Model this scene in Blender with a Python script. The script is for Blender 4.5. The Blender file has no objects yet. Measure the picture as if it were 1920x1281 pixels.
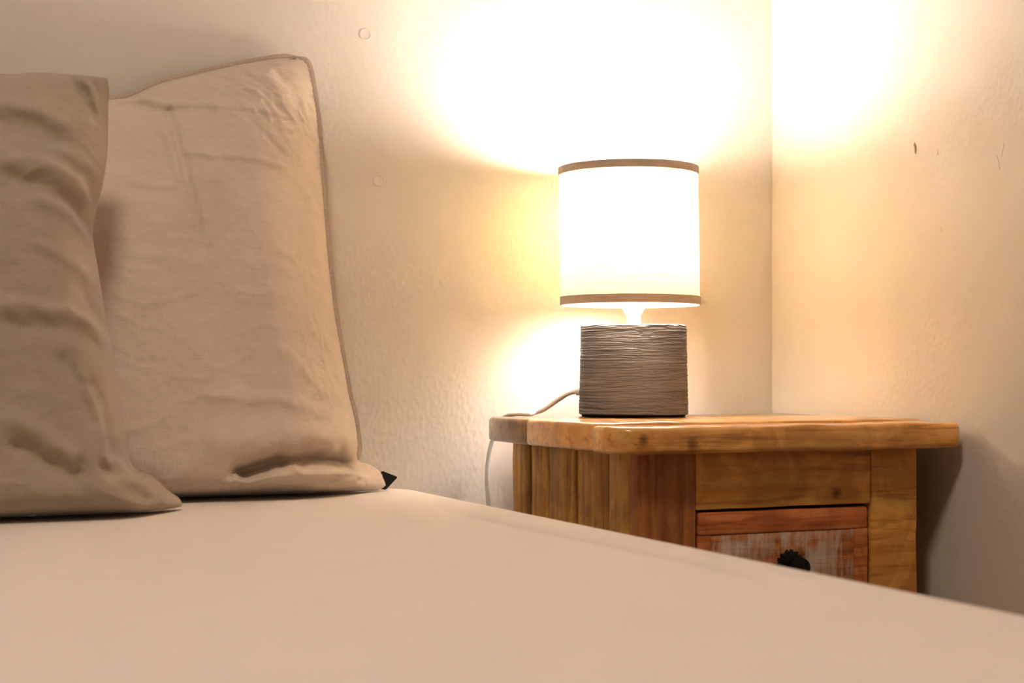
import bpy, bmesh, math, random
import numpy as np
from mathutils import Vector, Matrix, noise as mnoise

random.seed(7)
scene = bpy.context.scene
COL = scene.collection
PI = math.pi

# ------------------------------------------------------------------ camera
YAW = math.radians(23.4)
cam_d = bpy.data.cameras.new('camera')
cam = bpy.data.objects.new('camera', cam_d); COL.objects.link(cam)
cam.location = (0.0, 0.0, 0.657)
cam.rotation_euler = (PI / 2, 0, -YAW)
cam_d.sensor_width = 36.0
cam_d.lens = 2900.0 / 1920.0 * 36.0
cam_d.shift_y = 59.5 / 1920.0
cam_d.clip_start = 0.02
cam_d.dof.use_dof = True
cam_d.dof.focus_distance = 1.82
cam_d.dof.aperture_fstop = 8.0
scene.camera = cam

# ------------------------------------------------------------------ world and exposure
world = bpy.data.worlds.new('world'); scene.world = world
world.use_nodes = True
wb = world.node_tree.nodes['Background']
wb.inputs[0].default_value = (1.0, 0.88, 0.76, 1); wb.inputs[1].default_value = 0.02
scene.view_settings.view_transform = 'Standard'
scene.view_settings.look = 'None'
scene.view_settings.gamma = 1.0
scene.view_settings.use_curve_mapping = False
scene.view_settings.exposure = 0.0
scene.cycles.use_light_tree = False
scene.cycles.sample_clamp_indirect = 0.0
scene.cycles.max_bounces = 6
scene.cycles.diffuse_bounces = 3
scene.cycles.caustics_reflective = False
scene.cycles.caustics_refractive = False

BULB_STRENGTH = 250.0
BULB_COLOR = (1.0, 0.92, 0.90)
CEILING_FILL_STRENGTH = 56.0
CEILING_FILL_COLOR = (1.0, 0.84, 0.71)

# ------------------------------------------------------------------ dimensions (metres)
Y_WALL, X_WALL = 1.815, 1.176          # back wall, right wall
X_LEFT, Y_FRONT, Z_CEIL = -2.3, -2.3, 2.45
Z_BED = 0.520                          # top of the mattress
Z_TAB = 0.6033                         # top of the nightstand

# ------------------------------------------------------------------ helpers
def tag(o, label=None, cat=None, group=None, kind=None):
    if label: o['label'] = label
    if cat: o['category'] = cat
    if group: o['group'] = group
    if kind: o['kind'] = kind
    return o

def link(name, me, mat=None, parent=None, smooth=True):
    o = bpy.data.objects.new(name, me); COL.objects.link(o)
    if mat: me.materials.append(mat)
    if smooth:
        me.polygons.foreach_set('use_smooth', [True] * len(me.polygons))
    if parent:
        o.parent = parent
        o.matrix_parent_inverse = Matrix.Translation(parent.location).inverted()
    return o

def from_bm(name, bm, mat, parent=None, smooth=True, sharp=35):
    bmesh.ops.recalc_face_normals(bm, faces=bm.faces)
    if smooth:
        for e in bm.edges:
            if len(e.link_faces) == 2 and e.calc_face_angle(0) > math.radians(sharp): e.smooth = False
    me = bpy.data.meshes.new(name); bm.to_mesh(me); bm.free()
    return link(name, me, mat, parent, smooth)

def from_data(name, v, f, mat, parent=None, smooth=True):
    me = bpy.data.meshes.new(name)
    me.from_pydata([tuple(map(float, p)) for p in v], [], f); me.update()
    return link(name, me, mat, parent, smooth)

def empty(name, loc):
    o = bpy.data.objects.new(name, None); COL.objects.link(o)
    o.empty_display_size = 0.05; o.location = loc
    return o

def box_bm(lo, hi, bevel=0.0, seg=2):
    bm = bmesh.new()
    bmesh.ops.create_cube(bm, size=1.0)
    for v in bm.verts:
        v.co = Vector([lo[i] + (v.co[i] + .5) * (hi[i] - lo[i]) for i in range(3)])
    if bevel > 0:
        bmesh.ops.bevel(bm, geom=list(bm.edges), offset=bevel, segments=seg, affect='EDGES', profile=.5)
    return bm

def board(name, lo, hi, mat, parent, bevel=0.002, wob=0.0008, seed=0.0, seg=2, corner=0.0):
    """A sawn board: bevelled box, cut along its length, edges slightly uneven."""
    if corner:
        bm = box_bm(lo, hi)
        ed = [e for e in bm.edges if all(abs(v.co.x - lo[0]) < 1e-5 and abs(v.co.y - lo[1]) < 1e-5 for v in e.verts)]
        bmesh.ops.bevel(bm, geom=ed, offset=corner, segments=8, affect='EDGES', profile=.5)
        ed = [e for e in bm.edges if e.calc_face_angle(0) > .5]
        bmesh.ops.bevel(bm, geom=ed, offset=bevel, segments=seg, affect='EDGES', profile=.5)
    else:
        bm = box_bm(lo, hi, bevel, seg)
    size = [hi[i] - lo[i] for i in range(3)]
    ax = size.index(max(size))
    n = max(2, int(size[ax] / 0.02))
    for k in range(1, n):
        co = Vector((0, 0, 0)); no = Vector((0, 0, 0)); no[ax] = 1
        co[ax] = lo[ax] + bevel * 1.5 + (size[ax] - bevel * 3) * k / n
        bmesh.ops.bisect_plane(bm, geom=bm.verts[:] + bm.edges[:] + bm.faces[:], plane_co=co, plane_no=no)
    for v in bm.verts:
        d = mnoise.noise_vector(v.co * 22 + Vector((seed * 7.1, seed * 3.3, seed))) + .5 * mnoise.noise_vector(v.co * 70 + Vector((seed, 0, 0)))
        d[ax] *= .3
        v.co += d * wob
    return from_bm(name, bm, mat, parent, True, 40)

def lathe_bm(profile, n=48, center=(0, 0), cap0=True, cap1=True):
    bm = bmesh.new(); loops = []
    for r, z in profile:
        loops.append([bm.verts.new((center[0] + r * math.cos(2 * PI * i / n), center[1] + r * math.sin(2 * PI * i / n), z)) for i in range(n)])
    for a, b in zip(loops, loops[1:]):
        for i in range(n):
            bm.faces.new((a[i], a[(i + 1) % n], b[(i + 1) % n], b[i]))
    if cap0: bm.faces.new(loops[0])
    if cap1: bm.faces.new(loops[-1])
    return bm

def tube_bm(path, r, n=12, bm=None):
    bm = bm or bmesh.new(); P = [Vector(p) for p in path]; loops = []
    up = Vector((0.3, 0.2, 1)).normalized()
    for i, p in enumerate(P):
        t = (P[min(i + 1, len(P) - 1)] - P[max(i - 1, 0)]).normalized()
        s = t.cross(up)
        if s.length < 1e-4: s = t.cross(Vector((1, 0, 0)))
        s.normalize(); w = s.cross(t).normalized(); up = w
        loops.append([bm.verts.new(p + (s * math.cos(2 * PI * k / n) + w * math.sin(2 * PI * k / n)) * r) for k in range(n)])
    for a, b in zip(loops, loops[1:]):
        for i in range(n): bm.faces.new((a[i], a[(i + 1) % n], b[(i + 1) % n], b[i]))
    bm.faces.new(loops[0]); bm.faces.new(loops[-1])
    return bm

def catmull(pts, n):
    """smooth curve through pts, n samples at equal arc length"""
    P = np.array(pts, float)
    P = np.vstack([2 * P[0] - P[1], P, 2 * P[-1] - P[-2]])
    out = []
    for i in range(1, len(P) - 2):
        p0, p1, p2, p3 = P[i - 1], P[i], P[i + 1], P[i + 2]
        for t in np.linspace(0, 1, 24, endpoint=False):
            out.append(.5 * (2 * p1 + (p2 - p0) * t + (2 * p0 - 5 * p1 + 4 * p2 - p3) * t * t + (3 * p1 - p0 - 3 * p2 + p3) * t ** 3))
    out.append(P[-2]); out = np.array(out)
    d = np.r_[0, np.cumsum(np.linalg.norm(np.diff(out, axis=0), axis=1))]
    t = np.linspace(0, d[-1], n) if np.isscalar(n) else np.asarray(n) * d[-1]
    return np.stack([np.interp(t, d, out[:, k]) for k in range(out.shape[1])], 1)

def smooth01(t): t = np.clip(t, 0, 1); return t * t * (3 - 2 * t)
# vectorised gradient noise
_rng = np.random.RandomState(11)
_perm = np.r_[_rng.permutation(256), _rng.permutation(256)]
_perm = np.r_[_perm[:256], _perm[:256]]
_ang = _rng.rand(256) * 2 * PI
_G = np.stack([np.cos(_ang), np.sin(_ang)], 1)
def perlin(x, y):
    x = np.asarray(x, float); y = np.asarray(y, float)
    xi = np.floor(x).astype(int); yi = np.floor(y).astype(int)
    xf = x - xi; yf = y - yi; xi &= 255; yi &= 255
    u = xf ** 3 * (xf * (xf * 6 - 15) + 10); v = yf ** 3 * (yf * (yf * 6 - 15) + 10)
    def g(ix, iy, dx, dy):
        h = _perm[_perm[ix & 255] + (iy & 255)]
        return _G[h, 0] * dx + _G[h, 1] * dy
    a = g(xi, yi, xf, yf); b = g(xi + 1, yi, xf - 1, yf); c = g(xi, yi + 1, xf, yf - 1); d = g(xi + 1, yi + 1, xf - 1, yf - 1)
    return 1.5 * ((a + u * (b - a)) * (1 - v) + (c + u * (d - c)) * v)
def fbm(x, y, o=4):
    s = 0; a = 1
    for k in range(o): s = s + a * perlin(x * 2 ** k + 17.3 * k, y * 2 ** k + 5.7 * k); a *= .5
    return s

# ------------------------------------------------------------------ materials
def new_mat(name):
    m = bpy.data.materials.new(name); m.use_nodes = True
    nt = m.node_tree
    return m, nt, nt.nodes['Principled BSDF']
def N(nt, kind, **kw):
    n = nt.nodes.new(kind)
    for k, v in kw.items():
        if k.startswith('i_'): n.inputs[k[2:].replace('_', ' ')].default_value = v
        else: setattr(n, k, v)
    return n
def srgb(r, g, b):
    f = lambda c: (c / 255 / 12.92) if c / 255 <= .04045 else ((c / 255 + .055) / 1.055) ** 2.4
    return (f(r), f(g), f(b), 1)
def coords(nt, scale=(1, 1, 1), rot=(0, 0, 0), rnd=False):
    tc = N(nt, 'ShaderNodeTexCoord'); mp = N(nt, 'ShaderNodeMapping')
    mp.inputs['Scale'].default_value = scale; mp.inputs['Rotation'].default_value = rot
    nt.links.new(tc.outputs['Object'], mp.inputs['Vector'])
    if rnd:
        oi = N(nt, 'ShaderNodeObjectInfo'); mul = N(nt, 'ShaderNodeMath', operation='MULTIPLY'); mul.inputs[1].default_value = 37.0
        nt.links.new(oi.outputs['Random'], mul.inputs[0])
        cx = N(nt, 'ShaderNodeCombineXYZ')
        for k in range(3): nt.links.new(mul.outputs[0], cx.inputs[k])
        nt.links.new(cx.outputs[0], mp.inputs['Location'])
    return mp.outputs['Vector']
def noise(nt, vec, scale, detail=4, rough=.5, dist=0.0):
    n = N(nt, 'ShaderNodeTexNoise')
    n.inputs['Scale'].default_value = scale; n.inputs['Detail'].default_value = detail
    n.inputs['Roughness'].default_value = rough; n.inputs['Distortion'].default_value = dist
    nt.links.new(vec, n.inputs['Vector'])
    return n.outputs['Fac']
def ramp(nt, fac, stops):
    r = N(nt, 'ShaderNodeValToRGB')
    e = r.color_ramp.elements
    while len(e) < len(stops): e.new(.5)
    for el, (p, c) in zip(e, stops):
        el.position = p; el.color = c if len(c) == 4 else (*c, 1)
    nt.links.new(fac, r.inputs['Fac'])
    return r.outputs['Color']
def mixc(nt, fac, a, b, mode='MIX'):
    m = N(nt, 'ShaderNodeMix', data_type='RGBA', blend_type=mode)
    for sock, val in ((m.inputs[0], fac), (m.inputs[6], a), (m.inputs[7], b)):
        if hasattr(val, 'is_linked'): nt.links.new(val, sock)
        else: sock.default_value = val
    return m.outputs[2]
def math_n(nt, op, a, b=None):
    m = N(nt, 'ShaderNodeMath', operation=op)
    for sock, val in zip(m.inputs, (a, b)):
        if val is None: continue
        if hasattr(val, 'is_linked'): nt.links.new(val, sock)
        else: sock.default_value = val
    return m.outputs[0]
def bump(nt, bsdf, h, dist, strength=1.0, prev=None):
    b = N(nt, 'ShaderNodeBump'); b.inputs['Distance'].default_value = dist; b.inputs['Strength'].default_value = strength
    nt.links.new(h, b.inputs['Height'])
    if prev: nt.links.new(prev, b.inputs['Normal'])
    nt.links.new(b.outputs[0], bsdf.inputs['Normal'])
    return b.outputs[0]

def mat_wall():
    m, nt, p = new_mat('painted_plaster')
    col = ramp(nt, noise(nt, coords(nt), 5, 2, .6), [(.3, (.76, .68, .585)), (.7, (.80, .72, .62))])
    nt.links.new(col, p.inputs['Base Color'])
    p.inputs['Roughness'].default_value = .5
    p.inputs['Specular IOR Level'].default_value = .3
    return m

def mat_plain(name, col, rough=.6, spec=.4, metal=0):
    m, nt, p = new_mat(name)
    v = coords(nt)
    c = ramp(nt, noise(nt, v, 60, 3), [(.3, tuple(x * .9 for x in col[:3])), (.7, col[:3])])
    nt.links.new(c, p.inputs['Base Color'])
    p.inputs['Roughness'].default_value = rough; p.inputs['Specular IOR Level'].default_value = spec; p.inputs['Metallic'].default_value = metal
    return m

def mat_fabric(name, ca, cb, slub=1.0, bumpd=.0004):
    m, nt, p = new_mat(name)
    hx = noise(nt, coords(nt, (1, 1, 18)), 45, 2, .6, 0)
    vx = noise(nt, coords(nt, (18, 18, 1)), 45, 2, .6, 0)
    cl = noise(nt, coords(nt), 14, 3, .6, 0)
    t = math_n(nt, 'ADD', math_n(nt, 'MULTIPLY', math_n(nt, 'ADD', hx, vx), .35 * slub), math_n(nt, 'MULTIPLY', cl, .5))
    c = ramp(nt, t, [(.3, ca), (.85, cb)])
    nt.links.new(c, p.inputs['Base Color'])
    p.inputs['Roughness'].default_value = .9; p.inputs['Specular IOR Level'].default_value = .15
    p.inputs['Sheen Weight'].default_value = .25; p.inputs['Sheen Roughness'].default_value = .5
    bump(nt, p, math_n(nt, 'ADD', hx, vx), bumpd, .6)
    return m

def mat_wood(name, axis, dark, mid, light, ring=1.0, rough=.5, across=30, stain=(.25, .15, .07), knots=(), gain=(1.65, 1.4, 1.15)):
    """axis: 0/1/2 = the direction of the grain"""
    dark, mid, light = ([min(c * f, .95) for c, f in zip(q[:3], gain)] for q in (dark, mid, light))
    m, nt, p = new_mat(name)
    sc = [across, across, across]; sc[axis] = across * .07
    v = coords(nt, tuple(sc), (0, 0, 0), True)
    vb = coords(nt, (1, 1, 1), (0, 0, 0), True)
    g1 = noise(nt, v, 1.0, 3, .62, 1.2)
    g2 = noise(nt, v, 5.0, 2, .6, .4)
    w = N(nt, 'ShaderNodeTexWave', wave_type='BANDS', bands_direction=['Z', 'Z', 'X'][axis], wave_profile='SIN')
    w.inputs['Scale'].default_value = .55; w.inputs['Distortion'].default_value = 11.0; w.inputs['Detail'].default_value = 3
    w.inputs['Detail Scale'].default_value = .8
    nt.links.new(v, w.inputs['Vector'])
    t = math_n(nt, 'ADD', math_n(nt, 'MULTIPLY', g1, .62), math_n(nt, 'MULTIPLY', w.outputs['Fac'], .22 * ring))
    t = math_n(nt, 'ADD', t, math_n(nt, 'MULTIPLY', g2, .28))
    col = ramp(nt, t, [(.22, dark), (.5, mid), (.85, light)])
    pat = ramp(nt, noise(nt, vb, 16, 4, .65, 1.0), [(.42, (.64, .58, .52)), (.62, (1, 1, 1))])
    col = mixc(nt, .75, col, pat, 'MULTIPLY')
    for kp, kr in knots:
        tc = N(nt, 'ShaderNodeTexCoord'); dn = N(nt, 'ShaderNodeVectorMath', operation='DISTANCE')
        nt.links.new(tc.outputs['Object'], dn.inputs[0]); dn.inputs[1].default_value = kp
        dd_ = math_n(nt, 'ADD', math_n(nt, 'DIVIDE', dn.outputs['Value'], kr), math_n(nt, 'MULTIPLY', g1, 1.1))
        kc = ramp(nt, math_n(nt, 'MULTIPLY', dd_, .4), [(.3, (.22, .15, .1)), (.5, (.6, .5, .42)), (.62, (1, 1, 1))])
        col = mixc(nt, .85, col, kc, 'MULTIPLY')
    fine = ramp(nt, g2, [(.30, stain), (.42, (1, 1, 1))])
    col = mixc(nt, .4, col, fine, 'MULTIPLY')
    oi = N(nt, 'ShaderNodeObjectInfo')
    tint = ramp(nt, oi.outputs['Random'], [(0, (.78, .74, .66)), (.5, (1, .95, .88)), (1, (.92, 1.0, 1.0))])
    col = mixc(nt, .45, col, tint, 'MULTIPLY')
    nt.links.new(col, p.inputs['Base Color'])
    p.inputs['Roughness'].default_value = rough; p.inputs['Specular IOR Level'].default_value = .35
    bump(nt, p, g2, .0014, .5)
    return m, nt, p, col

M = {}
M['wall'] = mat_wall()
M['ceiling'] = mat_plain('ceiling_paint', (.82, .79, .74), .8, .2)
M['floor'] = mat_plain('floor_boards', (.32, .2, .12), .5)
M['sheet'] = mat_fabric('sheet_cotton', (.82, .72, .63), (.88, .78, .69), .4, .00012)
M['pillow'] = mat_fabric('pillow_linen', (.56, .44, .335), (.74, .60, .47), 1.0)
M['pillow_front'] = mat_fabric('pillow_linen_olive', (.33, .255, .18), (.45, .355, .26), 1.0)
M['hem'] = mat_fabric('hem_linen_shaded', (.40, .30, .23), (.60, .46, .36), 1.6, .0008)  # hem's shade, turned away from the lamp, is part of this darker colour
M['black'] = mat_plain('black_fabric', (.012, .011, .012), .7, .2)
M['iron'] = mat_plain('black_iron', (.003, .003, .0035), .6, .2)
M['white_plastic'] = mat_plain('white_plastic', (.86, .85, .82), .35)
M['felt'] = mat_plain('black_felt', (.01, .01, .01), .95, .1)
M['wood_top'] = mat_wood('wood_top', 0, srgb(140, 88, 42), srgb(222, 156, 88), srgb(242, 196, 130), .5, .30, 26, knots=[((.815, 1.408, .582), .009), ((.757, 1.408, .588), .007)])[0]
M['wood_side'] = mat_wood('wood_side', 2, srgb(104, 72, 32), srgb(190, 140, 68), srgb(222, 176, 100), .5, .55, 30, gain=(1.35, 1.3, 1.1))[0]
M['wood_x'] = mat_wood('wood_rail', 0, srgb(150, 92, 44), srgb(226, 156, 88), srgb(244, 190, 122), .35, .5, 22, knots=[((1.018, 1.4408, .523), .008)])[0]
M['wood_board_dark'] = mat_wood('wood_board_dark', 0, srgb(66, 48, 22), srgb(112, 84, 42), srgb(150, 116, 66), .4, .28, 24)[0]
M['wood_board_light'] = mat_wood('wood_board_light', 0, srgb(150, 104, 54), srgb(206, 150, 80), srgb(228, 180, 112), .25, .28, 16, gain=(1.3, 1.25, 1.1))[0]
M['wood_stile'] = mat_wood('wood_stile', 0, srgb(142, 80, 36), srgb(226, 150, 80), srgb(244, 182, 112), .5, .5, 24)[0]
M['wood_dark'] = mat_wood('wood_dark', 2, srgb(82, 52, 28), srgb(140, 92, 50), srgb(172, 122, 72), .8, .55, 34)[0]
M['wood_red'] = mat_wood('wood_red', 0, srgb(122, 60, 28), srgb(202, 118, 66), srgb(228, 156, 100), .8, .45, 34, gain=(1.2, 1.15, 1.1))[0]

for k in ('wood_top', 'wood_board_light', 'wood_board_dark'):      # varnished table top
    p_ = M[k].node_tree.nodes['Principled BSDF']
    p_.inputs['Coat Weight'].default_value = .8; p_.inputs['Coat Roughness'].default_value = .16
def mat_whitewash():
    m, nt, p, col = mat_wood('wood_whitewashed', 0, srgb(112, 58, 26), srgb(186, 114, 64), srgb(220, 154, 100), .8, .6, 34, gain=(1.15, 1.15, 1.15))
    stre = noise(nt, coords(nt, (150, 150, 14)), 1.0, 4, .65, .6)
    pat = noise(nt, coords(nt), 26, 3, .6, .6)
    f = ramp(nt, math_n(nt, 'ADD', math_n(nt, 'MULTIPLY', stre, .55), math_n(nt, 'MULTIPLY', pat, .6)), [(.48, (0, 0, 0)), (.70, (1, 1, 1))])
    c = mixc(nt, math_n(nt, 'MULTIPLY', f, .85), col, (.66, .56, .44, 1))
    nt.links.new(c, p.inputs['Base Color'])
    return m
M['whitewash'] = mat_whitewash()

def mat_ceramic():
    m, nt, p = new_mat('ridged_ceramic')
    v = coords(nt, (8, 8, 160))
    c = ramp(nt, noise(nt, v, 1.5, 4, .6, .5), [(.3, srgb(106, 104, 105)), (.7, srgb(146, 145, 148))])
    pat = ramp(nt, noise(nt, coords(nt), 18, 2), [(.35, (.9, .88, .86)), (.65, (1, 1, 1))])
    nt.links.new(mixc(nt, 1.0, c, pat, 'MULTIPLY'), p.inputs['Base Color'])
    p.inputs['Roughness'].default_value = .7; p.inputs['Specular IOR Level'].default_value = .3
    return m
M['ceramic'] = mat_ceramic()

def mat_shade():
    m = bpy.data.materials.new('shade_linen'); m.use_nodes = True
    nt = m.node_tree; nt.nodes.clear()
    out = N(nt, 'ShaderNodeOutputMaterial')
    v = coords(nt, (14, 14, 420))
    t = noise(nt, v, 1.0, 3, .65, .4)
    ct = ramp(nt, t, [(.3, (.74, .54, .23)), (.66, (.92, .72, .35))])
    cd = ramp(nt, t, [(.3, (.70, .62, .48)), (.66, (.84, .77, .64))])
    tr = N(nt, 'ShaderNodeBsdfTranslucent'); df = N(nt, 'ShaderNodeBsdfDiffuse')
    nt.links.new(ct, tr.inputs['Color']); nt.links.new(cd, df.inputs['Color'])
    mx = N(nt, 'ShaderNodeMixShader'); mx.inputs[0].default_value = .10
    nt.links.new(df.outputs[0], mx.inputs[1]); nt.links.new(tr.outputs[0], mx.inputs[2])
    nt.links.new(mx.outputs[0], out.inputs['Surface'])
    b = N(nt, 'ShaderNodeBump'); b.inputs['Distance'].default_value = .0005; b.inputs['Strength'].default_value = .5
    nt.links.new(t, b.inputs['Height'])
    nt.links.new(b.outputs[0], df.inputs['Normal']); nt.links.new(b.outputs[0], tr.inputs['Normal'])
    return m
M['shade'] = mat_shade()
M['trim'] = mat_fabric('trim_ribbon', (.50, .38, .27), (.68, .53, .39), 1.2, .0006)

def mat_emit(name, col, strength):
    m = bpy.data.materials.new(name); m.use_nodes = True
    nt = m.node_tree; nt.nodes.clear()
    out = N(nt, 'ShaderNodeOutputMaterial'); e = N(nt, 'ShaderNodeEmission')
    e.inputs[0].default_value = (*col, 1); e.inputs[1].default_value = strength
    nt.links.new(e.outputs[0], out.inputs['Surface'])
    return m
M['bulb'] = mat_emit('lit_bulb', BULB_COLOR, BULB_STRENGTH)
M['fill_diffuser'] = mat_emit('lit_fill_diffuser', CEILING_FILL_COLOR, CEILING_FILL_STRENGTH)

# ------------------------------------------------------------------ the room
def slab(name, lo, hi, mat):
    o = from_bm(name, box_bm(lo, hi), mat, None, False)
    return tag(o, kind='structure')
T = .12
def plaster_height(u, z, seed):
    """brushed paint over uneven plaster: height in metres"""
    wu = u + .004 * perlin(u * 40 + seed, z * 30); wz = z + .006 * perlin(u * 40, z * 30 + seed)
    blob = perlin(wu * 200 + seed, wz * 110)
    blob2 = perlin(wu * 340 + 3 * seed, wz * 200 + 8)
    patch = np.clip(.55 + .9 * fbm(u * 7 + seed, z * 6, 2), .15, 1.2)
    pits = np.clip(perlin(wu * 110 + 31 + seed, wz * 75 + 9) - .55, 0, 1)
    return .0020 * fbm(u * 6 + seed, z * 5, 2) * .5 + patch * (.00036 * np.clip(blob, -.2, 1) + .00018 * blob2) + .0007 * pits
def plaster_wall(name, axis, us, zs, face, back, seed):
    """axis 'x': runs along x and faces -y; axis 'y': runs along y and faces -x; us, zs = grid lines"""
    U, Z = np.meshgrid(us, zs); nz, nu = U.shape
    win = smooth01((U - us[0]) / .01) * smooth01((us[-1] - U) / .006)
    D = face - np.clip(plaster_height(U, Z, seed), -.002, .003) * win
    P = np.stack([U, D, Z], -1) if axis == 'x' else np.stack([D, U, Z], -1)
    V = P.reshape(-1, 3)
    c = [(us[0], zs[0]), (us[-1], zs[0]), (us[-1], zs[-1]), (us[0], zs[-1])]
    bk = np.array([(u, back, z) if axis == 'x' else (back, u, z) for u, z in c])
    me = bpy.data.meshes.new(name)
    i0 = (np.arange(nz - 1)[:, None] * nu + np.arange(nu - 1)[None, :]).ravel()
    q = np.stack([i0, i0 + 1, i0 + nu + 1, i0 + nu], 1)
    if axis == 'y': q = q[:, ::-1]
    nv = len(V); c0 = [0, nu - 1, nz * nu - 1, (nz - 1) * nu]
    extra = [(nv, nv + 3, nv + 2, nv + 1)] + [(c0[k], nv + k, nv + (k + 1) % 4, c0[(k + 1) % 4]) for k in range(4)]
    q = np.vstack([q, np.array(extra)]); V = np.vstack([V, bk])
    me.vertices.add(len(V)); me.vertices.foreach_set('co', V.astype(np.float32).ravel())
    me.loops.add(q.size); me.loops.foreach_set('vertex_index', q.astype(np.int32).ravel())
    me.polygons.add(len(q)); me.polygons.foreach_set('loop_start', np.arange(0, q.size, 4, dtype=np.int32))
    sm = np.ones(len(q), bool); sm[-5:] = False
    me.polygons.foreach_set('use_smooth', sm)
    me.update(calc_edges=True); me.validate()
    return tag(link(name, me, M['wall'], None, False), kind='structure')
zl = np.r_[np.linspace(0, .44, 10), np.arange(.45, 1.20, .0016), np.linspace(1.24, Z_CEIL, 30)]
wall_back = plaster_wall('wall_back', 'x', np.r_[np.linspace(X_LEFT - T, .06, 40), np.arange(.075, X_WALL - .001, .0016), X_WALL + T], zl, Y_WALL, Y_WALL + T, 2.0)
wall_right = plaster_wall('wall_right', 'y', np.r_[np.linspace(Y_FRONT, 1.2, 40), np.arange(1.215, Y_WALL - .001, .0016), Y_WALL], zl, X_WALL, X_WALL + T, 6.0)
slab('wall_left', (X_LEFT - T, Y_FRONT, 0), (X_LEFT, Y_WALL, Z_CEIL), M['wall'])
slab('wall_front', (X_LEFT - T, Y_FRONT - T, 0), (X_WALL + T, Y_FRONT, Z_CEIL), M['wall'])
slab('floor', (X_LEFT - T, Y_FRONT - T, -T), (X_WALL + T, Y_WALL + T, 0), M['floor'])
slab('ceiling', (X_LEFT - T, Y_FRONT - T, Z_CEIL), (X_WALL + T, Y_WALL + T, Z_CEIL + T), M['ceiling'])

# two painted-over plugs in the back wall
for (x, z, r) in ((.5891, 1.073, .0076), (.6063, .895, .0078)):
    bm = lathe_bm([(r, 0.0), (r * .98, .0003), (r * .9, .0007), (r * .76, .0003), (r * .5, .0002), (.0004, .0002)], 28, (0, 0), False, True)
    o = from_bm('filled_plug', bm, M['wall'], wall_back)
    o.rotation_euler = (PI / 2, 0, 0); o.location = (x, Y_WALL - float(plaster_height(np.array(x), np.array(z), 2.0)) - .0001, z)
# blobs and chips in the paint
def paint_blob(parent, loc, r, face, stretch=1.0):
    bm = bmesh.new(); bmesh.ops.create_icosphere(bm, subdivisions=2, radius=r)
    for v in bm.verts:
        v.co *= 1 + .3 * mnoise.noise(v.co * 600 + Vector(loc) * 40)
        v.co[1 if face == 'y' else 0] *= .3
        v.co.z *= stretch
    o = from_bm('paint_blob', bm, M['wall'], parent); o.location = loc
for (x, z, r) in ((1.0681, .8249, .0020), (1.0848, .7647, .0014), (1.0973, .7556, .0020), (1.0973, .7403, .0022), (1.1066, .7441, .0015), (1.1074, .7325, .0015), (1.031, .612, .0016), (.747, .91, .0012)):
    paint_blob(wall_back, (x, Y_WALL, z), r, 'y')
for (x, z, L, a) in ((1.127, .628, .02, .2), (1.132, .622, .014, .25), (.707, .928, .006, .2), (.72, .905, .012, .1), (.842, .90, .012, .12)):
    bm = tube_bm([(x + a * (t - .5) * L + .0008 * math.sin(9 * t), Y_WALL + .0003, z + (t - .5) * L) for t in np.linspace(0, 1, 9)], .0011, 6)
    from_bm('paint_run', bm, M['wall'], wall_back)
chipm = mat_plain('bare_plaster', (.42, .27, .12), .9, .1)
for (y, z, L) in ((1.5036, .9258, .0125),):
    bm = bmesh.new()
    pts = [(0, -.5), (.22, -.35), (.3, .1), (.5, .3), (.25, .5), (-.05, .25), (-.15, -.1)]
    lo = [bm.verts.new((X_WALL - .0006, y + px * L * .45, z + pz * L)) for px, pz in pts]
    hi = [bm.verts.new((X_WALL + .0001, y + px * L * .7, z + pz * L * 1.15)) for px, pz in pts]
    bm.faces.new(lo)
    for i in range(7): bm.faces.new((lo[i], lo[(i + 1) % 7], hi[(i + 1) % 7], hi[i]))
    from_bm('paint_chip', bm, chipm, wall_right, False)
for (y, z, L, a) in ((1.4634, .916, .006, 0), (1.3596, .8906, .016, .3), (1.4567, .825, .005, .4), (1.34, .93, .02, .5), (1.352, .905, .016, -.2)):
    bm = tube_bm([(X_WALL - .0001, y + a * (t - .5) * L + .0006 * math.sin(8 * t), z + (t - .5) * L) for t in np.linspace(0, 1, 8)], .0010, 6)
    from_bm('paint_run', bm, M['wall'], wall_right)

# plain ceiling light above the bed, out of view, added to supply soft fill
cl = empty('fill_ceiling_light', (-.1, .45, Z_CEIL))
from_bm('fill_canopy', lathe_bm([(.20, Z_CEIL), (.20, Z_CEIL - .02), (.19, Z_CEIL - .03)], 40, (-.1, .45), True, False), M['white_plastic'], cl)
from_bm('fill_diffuser', lathe_bm([(.185, Z_CEIL - .029), (.18, Z_CEIL - .055), (.13, Z_CEIL - .075), (.002, Z_CEIL - .083)], 14, (-.1, .45), False, True), M['fill_diffuser'], cl)
tag(cl, 'round white ceiling light added out of view above the bed as soft fill', 'ceiling light')

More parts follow.
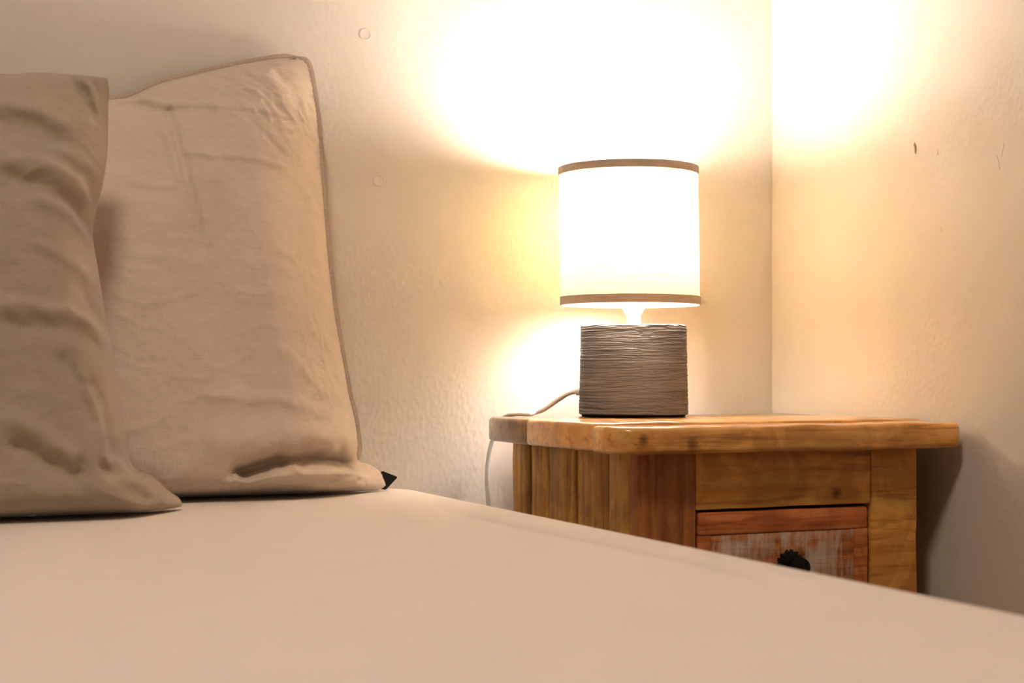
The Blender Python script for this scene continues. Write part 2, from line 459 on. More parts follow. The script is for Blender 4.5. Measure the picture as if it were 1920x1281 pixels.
# ------------------------------------------------------------------ the bed
BX0, BX1, BY0, BY1 = -1.0, .642, -.24, 1.795
bed = empty('bed', ((BX0 + BX1) / 2, (BY0 + BY1) / 2, 0))
tag(bed, 'low bed with a pale cream fitted sheet filling the foreground', 'bed')
def rr_loop(inset, n, r):
    """rounded rectangle outline, n points, inset from the bed's edge"""
    x0, x1, y0, y1 = BX0 + inset, BX1 - inset, BY0 + inset, BY1 - inset
    r = max(r - inset, .004)
    segs = []
    per = [('l', (x1, y0 + r), (x1, y1 - r)), ('a', (x1 - r, y1 - r), 0), ('l', (x1 - r, y1), (x0 + r, y1)), ('a', (x0 + r, y1 - r), 90),
           ('l', (x0, y1 - r), (x0, y0 + r)), ('a', (x0 + r, y0 + r), 180), ('l', (x0 + r, y0), (x1 - r, y0)), ('a', (x1 - r, y0 + r), 270)]
    counts = [150, 24, 110, 16, 60, 16, 60, 16]
    pts = []
    for (kind, a, b), c in zip(per, counts):
        for i in range(c):
            t = i / c
            if kind == 'l': pts.append((a[0] + (b[0] - a[0]) * t, a[1] + (b[1] - a[1]) * t))
            else:
                q = math.radians(b + 90 * t); pts.append((a[0] + r * math.cos(q), a[1] + r * math.sin(q)))
    return pts
def sheet_z(x, y, inset, base):
    z = base
    crown = .0015 * smooth01((inset - .03) / .25)
    z += crown
    # the crease where the fitted sheet is pulled over the mattress piping
    line = .556 + .012 * (1.3 - y) / .4 + .002 * math.sin(y * 14)
    m = smooth01((y - .80) / .12) * smooth01((1.47 - y) / .1)
    d = x - line
    z += m * (-.0070 * math.exp(-(d / .0065) ** 2) + .0022 * math.exp(-((d - .018) / .012) ** 2))
    z += .0012 * float(mnoise.noise(Vector((x * 3, y * 3, 1.7)))) * smooth01((inset - .02) / .1)
    return z
RB = .034
prof = [(0.0, Z_BED - .20), (0.0, Z_BED - .10), (0.0, Z_BED - RB)]
for k in range(1, 10):
    q = k / 9 * PI / 2
    prof.append((RB * (1 - math.cos(q)), Z_BED - RB + RB * math.sin(q)))
for ins in list(np.arange(.038, .12, .0025)) + [.13, .15, .18, .22, .27, .33, .4, .48, .56, .64, .72, .78]:
    prof.append((float(ins), Z_BED))
verts, faces, loops = [], [], []
for ins, z in prof:
    L = rr_loop(ins, 0, .085); idx = []
    for (x, y) in L:
        idx.append(len(verts)); verts.append((x, y, sheet_z(x, y, ins, z) if ins > .02 else z))
    loops.append(idx)
for a, b in zip(loops, loops[1:]):
    n = len(a)
    for i in range(n): faces.append((a[i], a[(i + 1) % n], b[(i + 1) % n], b[i]))
faces.append(tuple(loops[-1]))
from_data('fitted_sheet', verts, faces, M['sheet'], bed)
mattm = mat_plain('mattress_ticking', (.75, .7, .62), .9)
from_bm('mattress', box_bm((BX0 + .012, BY0 + .012, Z_BED - .24), (BX1 - .012, BY1 - .012, Z_BED - .05), .03, 3), mattm, bed)
from_bm('bed_base', box_bm((BX0 + .03, BY0 + .02, .10), (BX1 - .04, BY1 - .015, Z_BED - .235), .01, 2), M['wood_dark'], bed)
for x in (BX0 + .1, BX1 - .12):
    for y in (BY0 + .1, BY1 - .1):
        from_bm('leg', lathe_bm([(.02, 0), (.028, .1)], 20, (x, y)), M['wood_dark'], bed)

# ------------------------------------------------------------------ pillows
def seg_dist(X, V, poly):
    P = np.array(poly); best = np.full(X.shape, 1e9); sgn = np.zeros(X.shape)
    for a, b in zip(P[:-1], P[1:]):
        d = b - a; L2 = (d ** 2).sum()
        t = np.clip(((X - a[0]) * d[0] + (V - a[1]) * d[1]) / L2, 0, 1)
        dx = X - (a[0] + t * d[0]); dv = V - (a[1] + t * d[1])
        dd = np.hypot(dx, dv); s = np.sign(d[0] * dv - d[1] * dx)
        upd = dd < best; best = np.where(upd, dd, best); sgn = np.where(upd, s, sgn)
    return best, sgn

class Pillow:
    def __init__(self, left, right, bottom, top, y0, k, zb):
        self.y0, self.k, self.zb = y0, k, zb
        self.q = math.hypot(1, k)
        self.n = np.array([0, -1 / self.q, k / self.q])
        self.curves = dict(l=left, r=right, b=bottom, t=top)
    def to3(self, X, V, D):
        z = V / self.q
        P = np.stack([X, self.y0 + self.k * z, self.zb + z], -1)
        return P + D[..., None] * self.n
    def grid(self, n):
        i = np.linspace(0, 1, n); s = .5 * i + .5 * (.5 - .5 * np.cos(PI * i)); t = s
        l, r, b, tp = (catmull(self.curves[c], s) for c in 'lrbt')
        S, Tt = np.meshgrid(s, t)          # rows = t
        P = np.zeros((n, n, 2))
        for c in range(2):
            P[..., c] = (1 - Tt) * b[None, :, c] + Tt * tp[None, :, c] + (1 - S) * l[:, None, c] + S * r[:, None, c] \
                - ((1 - S) * (1 - Tt) * b[0, c] + S * (1 - Tt) * b[-1, c] + (1 - S) * Tt * tp[0, c] + S * Tt * tp[-1, c])
        return S, Tt, P[..., 0], P[..., 1]

def build_pillow(name, pl, n, front, back, mat):
    S, Tt, X, V = pl.grid(n)
    F = front(S, Tt, X, V); B = back(S, Tt, X, V)
    pf = pl.to3(X, V, F); pb = pl.to3(X, V, -B)
    pf[..., 2] -= F * pl.n[2] * (1 - smooth01(V / .12))
    lim = Z_BED + .0022
    pf[..., 2] = np.maximum(pf[..., 2], lim); pb[..., 2] = np.maximum(pb[..., 2], lim)
    pb[..., 1] = np.minimum(pb[..., 1], Y_WALL - .003)
    verts = [tuple(p) for p in pf.reshape(-1, 3)]
    faces = []
    for j in range(n - 1):
        for i in range(n - 1):
            a = j * n + i; faces.append((a, a + 1, a + n + 1, a + n))
    m = {}
    for j in range(n):
        for i in range(n):
            if i in (0, n - 1) or j in (0, n - 1): m[(j, i)] = j * n + i
            else:
                m[(j, i)] = len(verts); verts.append(tuple(pb[j, i]))
    for j in range(n - 1):
        for i in range(n - 1):
            faces.append((m[(j, i)], m[(j + 1, i)], m[(j + 1, i + 1)], m[(j, i + 1)]))
    return from_data(name, verts, faces, mat)

def creases(X, V, items):
    h = np.zeros_like(X)
    wx = X + .0022 * perlin(X * 60, V * 60); wv = V + .0022 * perlin(X * 60 + 9, V * 60 + 4)
    for poly, amp, w, asym in items:
        d, s = seg_dist(wx, wv, poly)
        ww = np.where(s > 0, w * (1 + asym), w * (1 - asym))
        h += amp * np.exp(-(d / ww) ** 2)
    return h

def cloth_noise(X, V, seed, amp, lump):
    wx = X + .02 * perlin(X * 9 + seed, V * 9); wv = V + .02 * perlin(X * 9, V * 9 + seed)
    r1 = 1 - np.abs(fbm(wx * 13 + seed * 2, wv * 24 + seed, 2))
    r2 = 1 - np.abs(fbm((wx + wv) * 22 + seed, (wx - wv) * 11 - seed, 2))
    return amp * (np.clip(r1, 0, 1) ** 5 + .6 * np.clip(r2, 0, 1) ** 6) + lump * fbm(X * 8 + seed, V * 8, 2)

# the pillow against the wall ------------------------------------------------
R_TOP = [(-0.0850, 0.4551), (0.0000, 0.4612), (0.1000, 0.4430), (0.2000, 0.4450), (0.2817, 0.4563), (0.3025, 0.4622), (0.3331, 0.4787), (0.3670, 0.4903), (0.4140, 0.5054), (0.4653, 0.5190), (0.4965, 0.5244)]
R_RIGHT = [(0.4965, 0.5244), (0.5115, 0.5162), (0.5159, 0.4884), (0.5191, 0.4553), (0.5204, 0.4157), (0.5208, 0.3698), (0.5217, 0.3307), (0.5227, 0.2853), (0.5251, 0.2405), (0.5287, 0.1960), (0.5342, 0.1518), (0.5388, 0.1140), (0.5445, 0.0827), (0.5461, 0.0578), (0.5454, 0.0379), (0.5598, 0.0320), (0.5732, 0.0206), (0.5790, 0.0095)]
R_BOT = [(-.11, .004), (.02, .003), (0.1514, 0.003), (0.3409, 0.003), (0.4362, 0.003), (0.5232, 0.0023), (0.5616, 0.002), (0.5789, 0.0095)]
R_LEFT = [(-.11, .004), (-.10, .1), (-.092, .22), (-.088, .34), (-.085, .452)]
plR = Pillow(R_LEFT, R_RIGHT[::-1], R_BOT, R_TOP, 1.70, .100 / .52, Z_BED)
wrR = [([(.2747, .4512), (.3071, .4505), (.3307, .4377)], .0075, .007, .3),
       ([(.2747, .4400), (.3071, .4395), (.325, .430)], -.003, .009, 0),
       ([(.3343, .4367), (.3398, .3837), (.3467, .3342), (.3525, .2726)], -.0048, .005, -.3),
       ([(.3243, .4350), (.3298, .3837), (.3350, .3400)], .0034, .006, 0),
       ([(.3367, .4387), (.3915, .4361), (.4666, .4309)], .0030, .005, .4),
       ([(.3527, .3706), (.4014, .3682), (.4510, .3612)], .0026, .005, .4),
       ([(.4101, .4355), (.4340, .4082), (.4551, .3838)], -.0022, .005, 0),
       ([(.4190, .4260), (.4440, .4000), (.4640, .3850)], .0018, .004, 0),
       ([(.4229, .4428), (.4531, .4126)], -.002, .005, 0),
       ([(.4310, .4918), (.4622, .4780)], .003, .006, .2),
       ([(.4178, .4746), (.4390, .4536)], .003, .005, 0),
       ([(.3892, .4564), (.4085, .4771)], -.0025, .006, 0),
       ([(.4691, .4883), (.4873, .4636), (.4923, .4313)], -.0035, .008, .2),
       ([(.4550, .4900), (.4700, .4600), (.4780, .4300)], .003, .009, 0),
       ([(.46, .36), (.49, .34), (.508, .325)], .0016, .008, 0),
       ([(.3555, .0939), (.4215, .0914), (.4889, .0771)], .0028, .006, .4),
       ([(.4390, .1450), (.4901, .1017)], .0035, .008, -.4),
       ([(.46, .20), (.50, .165)], .002, .01, 0),
       ([(.3850, .0300), (.4250, .0385), (.4750, .0415), (.5440, .0350)], -.034, .0065, .2),
       ([(.36, .056), (.43, .061), (.50, .061), (.53, .056)], .008, .014, 0),
       ([(.3709, .0200), (.4375, .0285), (.4933, .0285), (.5307, .0215)], .007, .005, 0),
       ([(.4063, .0104), (.4740, .0187), (.5244, .0223)], -.004, .0035, 0),
       ([(.5303, .018), (.5396, .0116)], -.006, .004, 0),
       ([(.36, .21), (.44, .205)], .0014, .006, .3), ([(.29, .33), (.33, .328)], .0014, .005, .3),
       ([(.40, .255), (.455, .247)], -.0012, .005, 0), ([(.28, .25), (.35, .24)], .0012, .006, 0)]
def edge_mask(S, Tt, w=.05):
    e = np.minimum(np.minimum(S, 1 - S), np.minimum(Tt, 1 - Tt))
    return smooth01(e / w)
def side_slope(d, w):
    """rises from the seam to the flat front of the pillow within w metres"""
    return 1 - (1 - np.clip(d / w, 0, 1)) ** 1.6
def frontR(S, Tt, X, V):
    es = side_slope((1 - S) * .6, .100) * side_slope(S * .6, .12)
    et = (1 - np.clip((Tt - .35) / .65, 0, 1) ** 3) ** .8 * (1 - np.exp(-V / .010))
    T0 = .118 * (1 - .28 * Tt)
    base = T0 * np.clip(es, 0, 1) * np.clip(et, 0, 1)
    pk = np.exp(-(1 - S) / .035) * perlin(X * 18, V * 75) * .0022 + np.exp(-(1 - Tt) / .03) * perlin(X * 75, V * 18) * .0016
    base = base + pk * smooth01((1 - S) / .012) * smooth01((1 - Tt) / .012)
    # crumpled linen round the upper corner and along the lower right side
    cx_, cv_ = X + .012 * perlin(X * 25, V * 25 + 3), V + .012 * perlin(X * 25 + 7, V * 25)
    cr = np.clip(1 - np.abs(fbm((cx_ + cv_) * 34, (cx_ - cv_) * 20 + 2, 2)), 0, 1) ** 3 - .4 * np.abs(perlin(cx_ * 40 + 5, cv_ * 46))
    mk = np.exp(-(np.hypot((X - .455) / .07, (V - .455) / .055)) ** 2) + .8 * np.exp(-(np.hypot((X - .49) / .035, (V - .14) / .08)) ** 2) + .12
    h = base + (.95 * creases(X, V, wrR) + cloth_noise(X, V, 3.0, .0010, .0024) + .0034 * cr * mk) * edge_mask(S, Tt)
    return np.maximum(h, 0)
def backR(S, Tt, X, V):
    return .055 * np.clip((1 - np.abs(2 * S - 1) ** 3) * (1 - np.abs(2 * Tt - 1) ** 3), 0, 1) ** .8 * (1 - .75 * Tt)
pR = build_pillow('pillow', plR, 250, frontR, backR, M['pillow'])
tag(pR, 'upright beige linen pillow with a stitched hem leaning against the wall', 'pillow', 'pillows on the bed')

def hem(pl, pts, n, parent, mat, w=.0098):
    c = catmull(pts, n)
    tn = np.gradient(c, axis=0); tn /= np.linalg.norm(tn, axis=1)[:, None]
    out = np.stack([-tn[:, 1], tn[:, 0]], 1)
    sec = [(-.004, .0022), (.0006, .0006), (.5 * w, .0000), (.72 * w, .0002), (.84 * w, .0019), (w, .0016), (w * 1.06, -.0004), (w * .8, -.0020), (-.004, -.0022)]
    verts, faces = [], []
    for i in range(n):
        end = min(1, i / 6, (n - 1 - i) / 6)
        for k, (o, d) in enumerate(sec):
            st = .0005 * math.sin(i * 1.9) * (1 if k in (1, 2) else .25) + .0006 * float(perlin(i * .13, k * .2))
            p = c[i] + out[i] * (o * (.3 + .7 * end) + .0005 * float(perlin(i * .09 + 5, .3)))
            verts.append(pl.to3(np.array(p[0]), np.array(p[1]), np.array(d + st)))
    m = len(sec)
    for i in range(n - 1):
        for k in range(m):
            faces.append((i * m + k, i * m + (k + 1) % m, (i + 1) * m + (k + 1) % m, (i + 1) * m + k))
    for v in verts: v[2] = max(v[2], Z_BED + .002)
    return from_data('hem', verts, faces, mat, parent)
h1 = hem(plR, R_RIGHT[:15][::-1], 260, pR, M['hem'])
h1['label'] = 'flat stitched hem along the right edge'
hem(plR, R_TOP[::-1][:8], 150, pR, M['hem'], .0045)

# black corner tab sticking out at the foot of that pillow
bm = bmesh.new()
tabp = [(.5735, .0235), (.5905, .0165), (.5895, .0145), (.5765, .0025), (.5725, .0035)]
fr = [bm.verts.new(plR.to3(np.array(a), np.array(b), np.array(.0035))) for a, b in tabp]
bk = [bm.verts.new(plR.to3(np.array(a), np.array(b), np.array(-.0035))) for a, b in tabp]
bm.faces.new(fr); bm.faces.new(bk[::-1])
for i in range(5): bm.faces.new((fr[i], fr[(i + 1) % 5], bk[(i + 1) % 5], bk[i]))
o = from_bm('corner_tab', bm, M['black'], pR, False); o['label'] = 'black pointed tab at the pillow corner'

# the pillow in front --------------------------------------------------------
L_TOP = [(-0.3237, 0.4293), (-0.1962, 0.4391), (-0.0490, 0.4401), (0.0588, 0.4381), (0.1412, 0.4341), (0.1713, 0.4376), (0.1916, 0.4387), (0.2070, 0.4388), (0.2252, 0.4386), (0.2439, 0.4373)]
L_RIGHT = [(0.2439, 0.4373), (0.2453, 0.4274), (0.2444, 0.4080), (0.2438, 0.3804), (0.2417, 0.3530), (0.2370, 0.3255), (0.2302, 0.2981), (0.2268, 0.2791), (0.2284, 0.2604), (0.2317, 0.2390), (0.2352, 0.2124), (0.2397, 0.1805), (0.2439, 0.1594), (0.2479, 0.1329), (0.2510, 0.1066), (0.2545, 0.0802), (0.2561, 0.0592), (0.2620, 0.0445), (0.2788, 0.0362), (0.2915, 0.0243), (0.3042, 0.0144), (0.3072, 0.0095)]
L_BOT = [(-0.3531, 0.0056), (-0.0981, 0.0056), (0.1360, 0.0056), (0.1995, 0.0056), (0.2599, 0.0056), (0.3016, 0.0056), (0.3072, 0.0095)]
L_LEFT = [(-0.3531, 0.0056), (-0.3335, 0.1007), (-0.3187, 0.2184), (-0.3187, 0.3263), (-0.3237, 0.4293)]
plL = Pillow(L_LEFT, L_RIGHT[::-1], L_BOT, L_TOP, 1.53, .07 / .52, Z_BED)
wrL = [([(0.1401, 0.3313), (0.1748, 0.3278), (0.2049, 0.3131), (0.2261, 0.2952)], .007, .011, -.3),
       ([(0.1471, 0.3116), (0.1748, 0.3047), (0.2011, 0.2920)], -.004, .011, 0),
       ([(0.1876, 0.3445), (0.2155, 0.3352), (0.2334, 0.3307)], .004, .008, 0),
       ([(0.1692, 0.2902), (0.1993, 0.2808), (0.2218, 0.2655)], .004, .006, 0),
       ([(0.1383, 0.1898), (0.1876, 0.1853), (0.2328, 0.1699)], .005, .009, -.3),
       ([(0.1383, 0.1743), (0.1876, 0.1694), (0.2158, 0.1596)], -.003, .009, 0),
       ([(0.2121, 0.4331), (0.2220, 0.4119), (0.2321, 0.3907)], -.007, .006, 0),
       ([(0.2303, 0.4346), (0.2351, 0.4129), (0.2373, 0.3965)], -.005, .004, 0),
       ([(0.2207, 0.4342), (0.2285, 0.4119), (0.2354, 0.3907)], .005, .005, 0),
       ([(0.1371, 0.0871), (0.1660, 0.0713), (0.1905, 0.0555)], .006, .010, -.2),
       ([(0.1471, 0.0664), (0.1716, 0.0536), (0.1962, 0.0438)], -.007, .009, 0),
       ([(0.2328, 0.0517), (0.2606, 0.0350), (0.2795, 0.0222)], .007, .007, -.4),
       ([(0.2207, 0.0448), (0.2452, 0.0272), (0.2648, 0.0173)], -.006, .008, 0),
       ([(0.1868, 0.1382), (0.2014, 0.1174), (0.2110, 0.0861)], -.004, .008, 0),
       ([(0.2116, 0.1173), (0.2236, 0.0911), (0.2329, 0.0493)], -.0045, .006, .2),
       ([(0.2017, 0.1252), (0.2138, 0.0960), (0.2231, 0.0591)], .004, .006, 0),
       ([(0.1407, 0.3927), (0.1707, 0.3866), (0.1957, 0.3720)], .005, .010, 0),
       ([(0.1407, 0.3704), (0.1707, 0.3655), (0.1863, 0.3557)], -.005, .012, 0),
       ([(0.1667, 0.2478), (0.1962, 0.2331), (0.2256, 0.2233)], .003, .007, 0),
       ([(0.2060, 0.2135), (0.2177, 0.1939), (0.2354, 0.1841)], -.003, .006, 0)]
def frontL(S, Tt, X, V):
    es = side_slope((1 - S) * .55, .050) * side_slope(S * .55, .10)
    et = (1 - np.clip((Tt - .35) / .65, 0, 1) ** 3.5) ** .75 * (1 - np.exp(-V / .008))
    base = .095 * (1 - .30 * Tt) * np.clip(es, 0, 1) * np.clip(et, 0, 1)
    h = base + (1.35 * creases(X, V, wrL) + cloth_noise(X, V, 8.5, .0014, .003)) * edge_mask(S, Tt, .045)
    return np.maximum(h, 0)
def backL(S, Tt, X, V):
    return .030 * np.clip((1 - np.abs(2 * S - 1) ** 3) * (1 - np.abs(2 * Tt - 1) ** 3), 0, 1) ** .8
pL = build_pillow('pillow', plL, 200, frontL, backL, M['pillow_front'])
tag(pL, 'rumpled darker beige pillow standing in front, cut off by the left edge', 'pillow', 'pillows on the bed')

# ------------------------------------------------------------------ the nightstand
NX0, NX1, NY0, NY1 = .768, 1.128, 1.440, 1.775        # body
TX0, TX1, TY0, TY1 = .729, 1.164, 1.408, 1.765        # top
TT = .030
ns = empty('nightstand', ((NX0 + NX1) / 2, (NY0 + NY1) / 2, 0))
tag(ns, 'rustic reclaimed wood nightstand with a small drawer in the room corner', 'nightstand')
# top: three boards, each with a rounded edge; the front one a little lower
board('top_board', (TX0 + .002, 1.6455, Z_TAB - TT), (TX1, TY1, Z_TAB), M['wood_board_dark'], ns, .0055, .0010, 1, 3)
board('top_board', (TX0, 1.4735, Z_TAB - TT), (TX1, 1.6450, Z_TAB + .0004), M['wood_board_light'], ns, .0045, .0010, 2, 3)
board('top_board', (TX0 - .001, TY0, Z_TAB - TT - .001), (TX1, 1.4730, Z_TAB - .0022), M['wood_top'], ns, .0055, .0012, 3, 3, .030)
# left side planks
edges = [NY1, 1.72, 1.666, 1.592, 1.512, 1.4605]
for k in range(5):
    off = (.0, .0012, .0004, .0016, .0008)[k]
    board('side_plank', (NX0 + off, edges[k + 1] + .0010, .03), (NX0 + .02, edges[k] - .0010, Z_TAB - TT - .0005), M['wood_side'], ns, .0024, .0010, 10 + k)
for k in range(4):
    w = (NY1 - 1.4605) / 4
    board('side_plank', (NX1 - .02, 1.4605 + k * w + .0005, .03), (NX1 - .001, 1.4605 + (k + 1) * w - .0005, Z_TAB - TT - .0005), M['wood_side'], ns, .0015, .0005, 20 + k)
board('back_panel', (NX0 + .021, NY1 - .012, .03), (NX1 - .021, NY1 - .002, Z_TAB - TT - .001), M['wood_dark'], ns, .001, .0002, 30)
board('bottom_panel', (NX0 + .021, 1.462, .035), (NX1 - .021, NY1 - .013, .05), M['wood_dark'], ns, .001, .0002, 31)
# face frame
DX0, DX1, DZ1, DZ0 = .8375, 1.0645, .5105, .384
board('stile', (NX0, NY0, .0), (DX0, 1.460, Z_TAB - TT - .0005), M['wood_dark'], ns, .002, .0009, 40)  # darker wood puts the shade of the top's overhang into this stile's colour
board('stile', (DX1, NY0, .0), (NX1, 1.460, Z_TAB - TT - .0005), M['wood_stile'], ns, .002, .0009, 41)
board('rail', (DX0 + .0004, NY0 + .0008, DZ1), (DX1 - .0004, 1.459, Z_TAB - TT - .0005), M['wood_x'], ns, .0012, .0006, 42)
board('rail', (DX0 + .0004, NY0 + .0008, DZ0 - .04), (DX1 - .0004, 1.459, DZ0), M['wood_x'], ns, .0012, .0006, 43)
board('rail', (DX0 + .0004, NY0 + .0008, .03), (DX1 - .0004, 1.459, .075), M['wood_x'], ns, .0012, .0006, 44)
# drawer: framed front with a recessed, partly whitewashed panel
dr = from_bm('drawer', box_bm((DX0 + .008, NY0 + .0165, DZ0 + .010), (DX1 - .004, NY1 - .03, DZ1 - .008), .001), M['wood_dark'], ns)
g = .0036
fx0, fx1, fz0, fz1 = DX0 + g, DX1 - g, DZ0 + g, DZ1 - g
fw = .0245
yf, yb = NY0 + .0008, NY0 + .016
board('front_rail', (fx0, yf, fz1 - fw), (fx1, yb, fz1), M['wood_red'], dr, .0028, .0006, 50)
board('front_rail', (fx0, yf, fz0), (fx1, yb, fz0 + fw), M['wood_red'], dr, .0028, .0006, 51)
board('front_stile', (fx0, yf + .0004, fz0 + fw), (fx0 + .016, yb, fz1 - fw), M['wood_red'], dr, .0014, .0005, 52)
board('front_stile', (fx1 - .018, yf + .0004, fz0 + fw), (fx1, yb, fz1 - fw), M['wood_red'], dr, .0014, .0005, 53)
board('front_panel', (fx0 + .016, yf + .0016, fz0 + fw), (fx1 - .018, yb, fz1 - fw), M['whitewash'], dr, .0010, .0008, 54)
# cast iron rosette handle
hx, hz, hy = .957, .4455, yf + .0016
bm = bmesh.new(); ring = []
nsp = 15
for layer, (sc, y) in enumerate(((1.0, 0.0), (1.0, -.0022), (.8, -.0038), (.45, -.0055))):
    lp = []
    for i in range(nsp * 4):
        a = 2 * PI * i / (nsp * 4)
        r = (.0172 + .0006 * math.sin(i * 2.3)) if i % 4 in (1, 2) else (.0146 if i % 4 == 0 else .0158)
        if layer == 3: r = .0165
        lp.append(bm.verts.new((hx + r * sc * math.cos(a), hy + y, hz + r * sc * math.sin(a))))
    ring.append(lp)
for a, b in zip(ring, ring[1:]):
    for i in range(len(a)): bm.faces.new((a[i], a[(i + 1) % len(a)], b[(i + 1) % len(a)], b[i]))
bm.faces.new(ring[0]); bm.faces.new(ring[-1])
hd = from_bm('handle', bm, M['iron'], dr, False); hd['label'] = 'black cast iron rosette handle'
bm = lathe_bm([(.004, 0), (.004, .008), (.009, .011), (.0115, .016), (.010, .021), (.005, .024), (.0008, .0245)], 24)
bmesh.ops.rotate(bm, cent=(0, 0, 0), matrix=Matrix.Rotation(PI / 2, 3, 'X'), verts=bm.verts)
bmesh.ops.translate(bm, vec=(hx, hy - .005, hz), verts=bm.verts)
kb = from_bm('knob', bm, M['iron'], dr)
# lower door (out of sight behind the bed)
dd = board('door', (DX0 + g, NY0 + .001, .078), (DX1 - g, NY0 + .018, DZ0 - .043), M['wood_side'], ns, .002, .0006, 60)
bm = lathe_bm([(.004, 0), (.004, .008), (.010, .013), (.009, .02), (.001, .022)], 20)
bmesh.ops.rotate(bm, cent=(0, 0, 0), matrix=Matrix.Rotation(PI / 2, 3, 'X'), verts=bm.verts)
bmesh.ops.translate(bm, vec=(DX1 - .025, NY0 + .001, .22), verts=bm.verts)
from_bm('door_knob', bm, M['iron'], dd)

# ------------------------------------------------------------------ the table lamp
LX, LY = .897, 1.695
lamp = empty('table_lamp', (LX, LY, Z_TAB))
tag(lamp, 'lit table lamp with cream drum shade and ridged grey ceramic base', 'table lamp')
RS, ZS0, ZS1 = .0857, .7414, .9100
ZB0, ZB1 = Z_TAB + .0032, .716
LA = math.radians(27.9)
e1 = np.array([math.cos(LA), -math.sin(LA)]); e2 = np.array([math.sin(LA), math.cos(LA)])
# base: a tapered rounded block with rough horizontal ridges
nr, nc = 300, 240
zz = np.linspace(0, 1, nr); th = np.linspace(0, 2 * PI, nc, endpoint=False)
TH, ZZ = np.meshgrid(th, zz)
ex = 3.4
ct, st = np.cos(TH), np.sin(TH)
rad = (np.abs(ct) ** ex + np.abs(st) ** ex) ** (-1 / ex)
wA = (.0672 + (.0648 - .0672) * ZZ); wB = (.0565 + (.0545 - .0565) * ZZ)
U = rad * ct; W = rad * st
H = ZB1 - ZB0
arc = TH * .065
zw = ZZ * H + .0004 * perlin(np.cos(TH) * 2 + 4, np.sin(TH) * 2 + ZZ * 3) + .00025 * perlin(np.cos(TH) * 9, np.sin(TH) * 9 + ZZ * 9)
cx, sx = np.cos(TH) * .9, np.sin(TH) * .9
ridge = .55 * perlin(zw * 560, cx * 2.2 + sx * 1.6 + 7) + .45 * perlin(zw * 860 + 40, cx * 3.4 - sx * 2.2 + 3) + .2 * perlin(zw * 900 + 11, cx * 14 + sx * 9)
layer = np.abs(perlin(zw * 260 + 90, cx * 1.9 + sx * 1.3))
rough_top = 1 + 1.3 * np.clip((ZZ - .84) / .16, 0, 1)
disp = (.0008 * ridge - .0008 * np.clip(.12 - layer, 0, 1) / .12) * rough_top
rnd = np.minimum(1, np.minimum(ZZ * H / .0018, (1 - ZZ) * H / .0028)); rnd = -.0022 * (1 - np.sqrt(np.clip(1 - (1 - rnd) ** 2, 0, 1)))
su = 1 + (disp + rnd) / .062
Zc = ZB0 + ZZ * H + .0006 * perlin(cx * 8, sx * 8 + 3) * np.clip((ZZ - .9) / .1, 0, 1)
BX = LX + (U * wA * e1[0] + W * wB * e2[0]) * su
BYm = LY + (U * wA * e1[1] + W * wB * e2[1]) * su
verts = np.stack([BX, BYm, Zc], -1).reshape(-1, 3).tolist(); faces = []
for j in range(nr - 1):
    for i in range(nc):
        faces.append((j * nc + i, j * nc + (i + 1) % nc, (j + 1) * nc + (i + 1) % nc, (j + 1) * nc + i))
faces.append(tuple(reversed(range(nc)))); faces.append(tuple((nr - 1) * nc + i for i in range(nc)))
base = from_data('base', verts, faces, M['ceramic'], lamp, True)
base.data.polygons[len(faces) - 1].use_smooth = False
bm = bmesh.new(); lo = []; hi = []
for i in range(64):
    a = 2 * PI * i / 64; c_, s_ = math.cos(a), math.sin(a); rr = (abs(c_) ** ex + abs(s_) ** ex) ** (-1 / ex)
    p = (LX + rr * (c_ * .0635 * e1[0] + s_ * .053 * e2[0]), LY + rr * (c_ * .0635 * e1[1] + s_ * .053 * e2[1]))
    lo.append(bm.verts.new((*p, Z_TAB + .0006))); hi.append(bm.verts.new((*p, ZB0 + .0008)))
bm.faces.new(lo); bm.faces.new(hi)
for i in range(64): bm.faces.new((lo[i], lo[(i + 1) % 64], hi[(i + 1) % 64], hi[i]))
from_bm('felt_pad', bm, M['felt'], lamp)
# neck and lamp holder
from_bm('neck', lathe_bm([(.0088, ZB1 - .001), (.0086, ZB1 + .0125), (.0108, ZB1 + .0145), (.0112, ZB1 + .0165), (.0152, ZB1 + .0235), (.0165, ZB1 + .0300), (.0165, ZB1 + .060), (.014, ZB1 + .066), (.0138, ZB1 + .077)], 36, (LX, LY)), M['white_plastic'], lamp)
bm = lathe_bm([(.0125, .793), (.0135, .803), (.0165, .818), (.0225, .836), (.0270, .854), (.0282, .870), (.0262, .885), (.0200, .897), (.0110, .9035), (.0012, .905)], 16, (LX, LY))
bulb = from_bm('bulb', bm, M['bulb'], lamp); bulb['label'] = 'glowing frosted bulb'
# shade: an open drum of linen with a ribbon at each rim and a wire fitting inside
def drum(z0, z1, r0, r1, n=128, rows=24):
    bm = bmesh.new(); loops = []
    pr = [(r0, z0 + (z1 - z0) * k / rows) for k in range(rows + 1)] + [(r1, z1 - (z1 - z0) * k / rows) for k in range(rows + 1)]
    for r, z in pr:
        qx, qy = skew(z)
        loops.append([bm.verts.new((qx + r * math.cos(2 * PI * i / n), qy + r * math.sin(2 * PI * i / n), z)) for i in range(n)])
    m = len(loops)
    for k in range(m):
        a, b = loops[k], loops[(k + 1) % m]
        for i in range(n): bm.faces.new((a[i], a[(i + 1) % n], b[(i + 1) % n], b[i]))
    return bm
def skew(z):
    o = -.0052 - .0012 * (2 * (z - ZS0) / (ZS1 - ZS0) - 1)
    return LX + o * e1[0], LY + o * e1[1]
bm = bmesh.new(); rows, n = 20, 128; loops = []
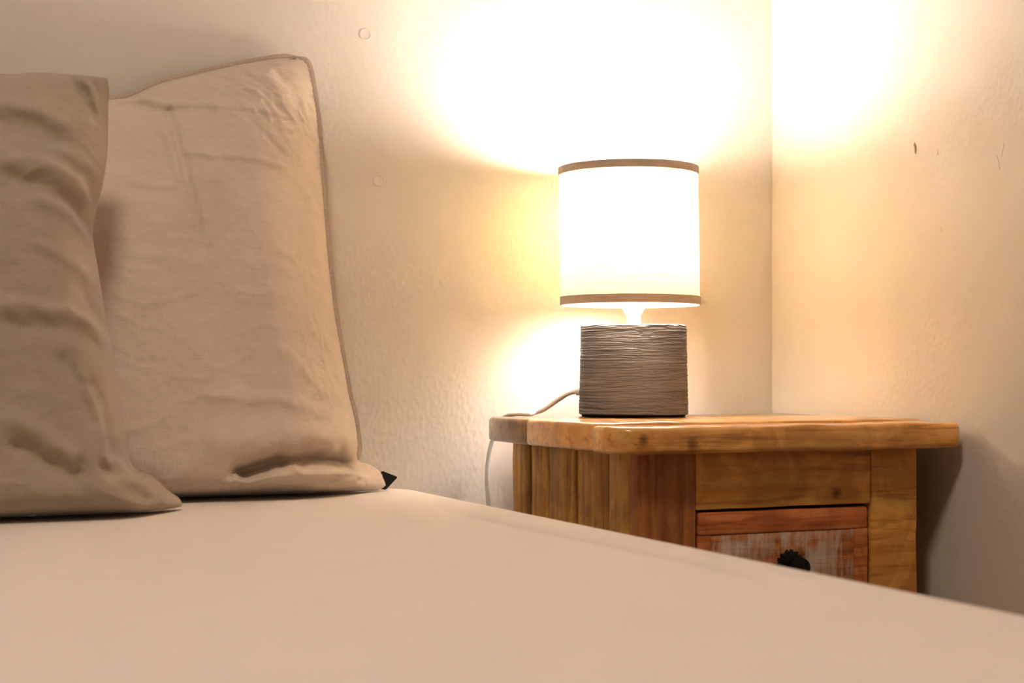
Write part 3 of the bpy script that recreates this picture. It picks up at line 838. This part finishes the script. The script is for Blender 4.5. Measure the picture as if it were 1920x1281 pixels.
for k in range(rows + 1):
    z = ZS0 + (ZS1 - ZS0) * k / rows
    qx, qy = skew(z)
    loops.append([bm.verts.new((qx + RS * math.cos(2 * PI * i / n), qy + RS * math.sin(2 * PI * i / n), z)) for i in range(n)])
for a, b in zip(loops, loops[1:]):
    for i in range(n): bm.faces.new((a[i], a[(i + 1) % n], b[(i + 1) % n], b[i]))
shade = from_bm('lamp_shade', bm, M['shade'], lamp)
for z0, z1 in ((ZS0 - .0005, ZS0 + .0100), (ZS1 - .0088, ZS1 + .0005)):
    o = from_bm('rim_ribbon', drum(z0, z1, RS + .0011, RS - .0008, 128, 3), M['trim'], shade)
bm = bmesh.new()
zr = ZB1 + .066
for a in (0.4, 0.4 + 2 * PI / 3, 0.4 + 4 * PI / 3):
    tube_bm([(LX + r * math.cos(a), LY + r * math.sin(a), z) for r, z in ((.0145, zr), (.04, zr), (.068, zr - .018), (RS - .005, ZS0 + .004))], .0012, 8, bm)
fit = from_bm('shade_fitting', bm, M['white_plastic'], lamp)
# cord
def p_base(u, w, z): return (LX + u * e1[0] + w * e2[0], LY + u * e1[1] + w * e2[1], z)
g0 = p_base(-.066, 0.0, .6345)
bm = tube_bm([p_base(-.062, 0, .6345), p_base(-.0695, 0, .6342), p_base(-.0715, 0, .634)], .0048, 16)
from_bm('cord_grommet', bm, M['white_plastic'], lamp)
cpts = [p_base(-.068, 0, .6342), p_base(-.080, .001, .6320), p_base(-.097, .006, .6215), p_base(-.112, .012, .6115), p_base(-.124, .018, .6075),
        (.780, 1.748, Z_TAB + .0030), (.766, 1.761, Z_TAB + .0032), (.757, 1.774, Z_TAB - .001), (.752, 1.784, Z_TAB - .016), (.744, 1.788, Z_TAB - .040), (.7405, 1.790, Z_TAB - .075), (.7435, 1.791, Z_TAB - .12),
        (.752, 1.791, Z_TAB - .20), (.754, 1.790, Z_TAB - .32), (.752, 1.79, .12), (.75, 1.79, .02), (.76, 1.78, .006), (.80, 1.79, .005)]
from_bm('cord', tube_bm([tuple(p) for p in catmull(cpts, 160)], .0029, 12), M['white_plastic'], lamp)
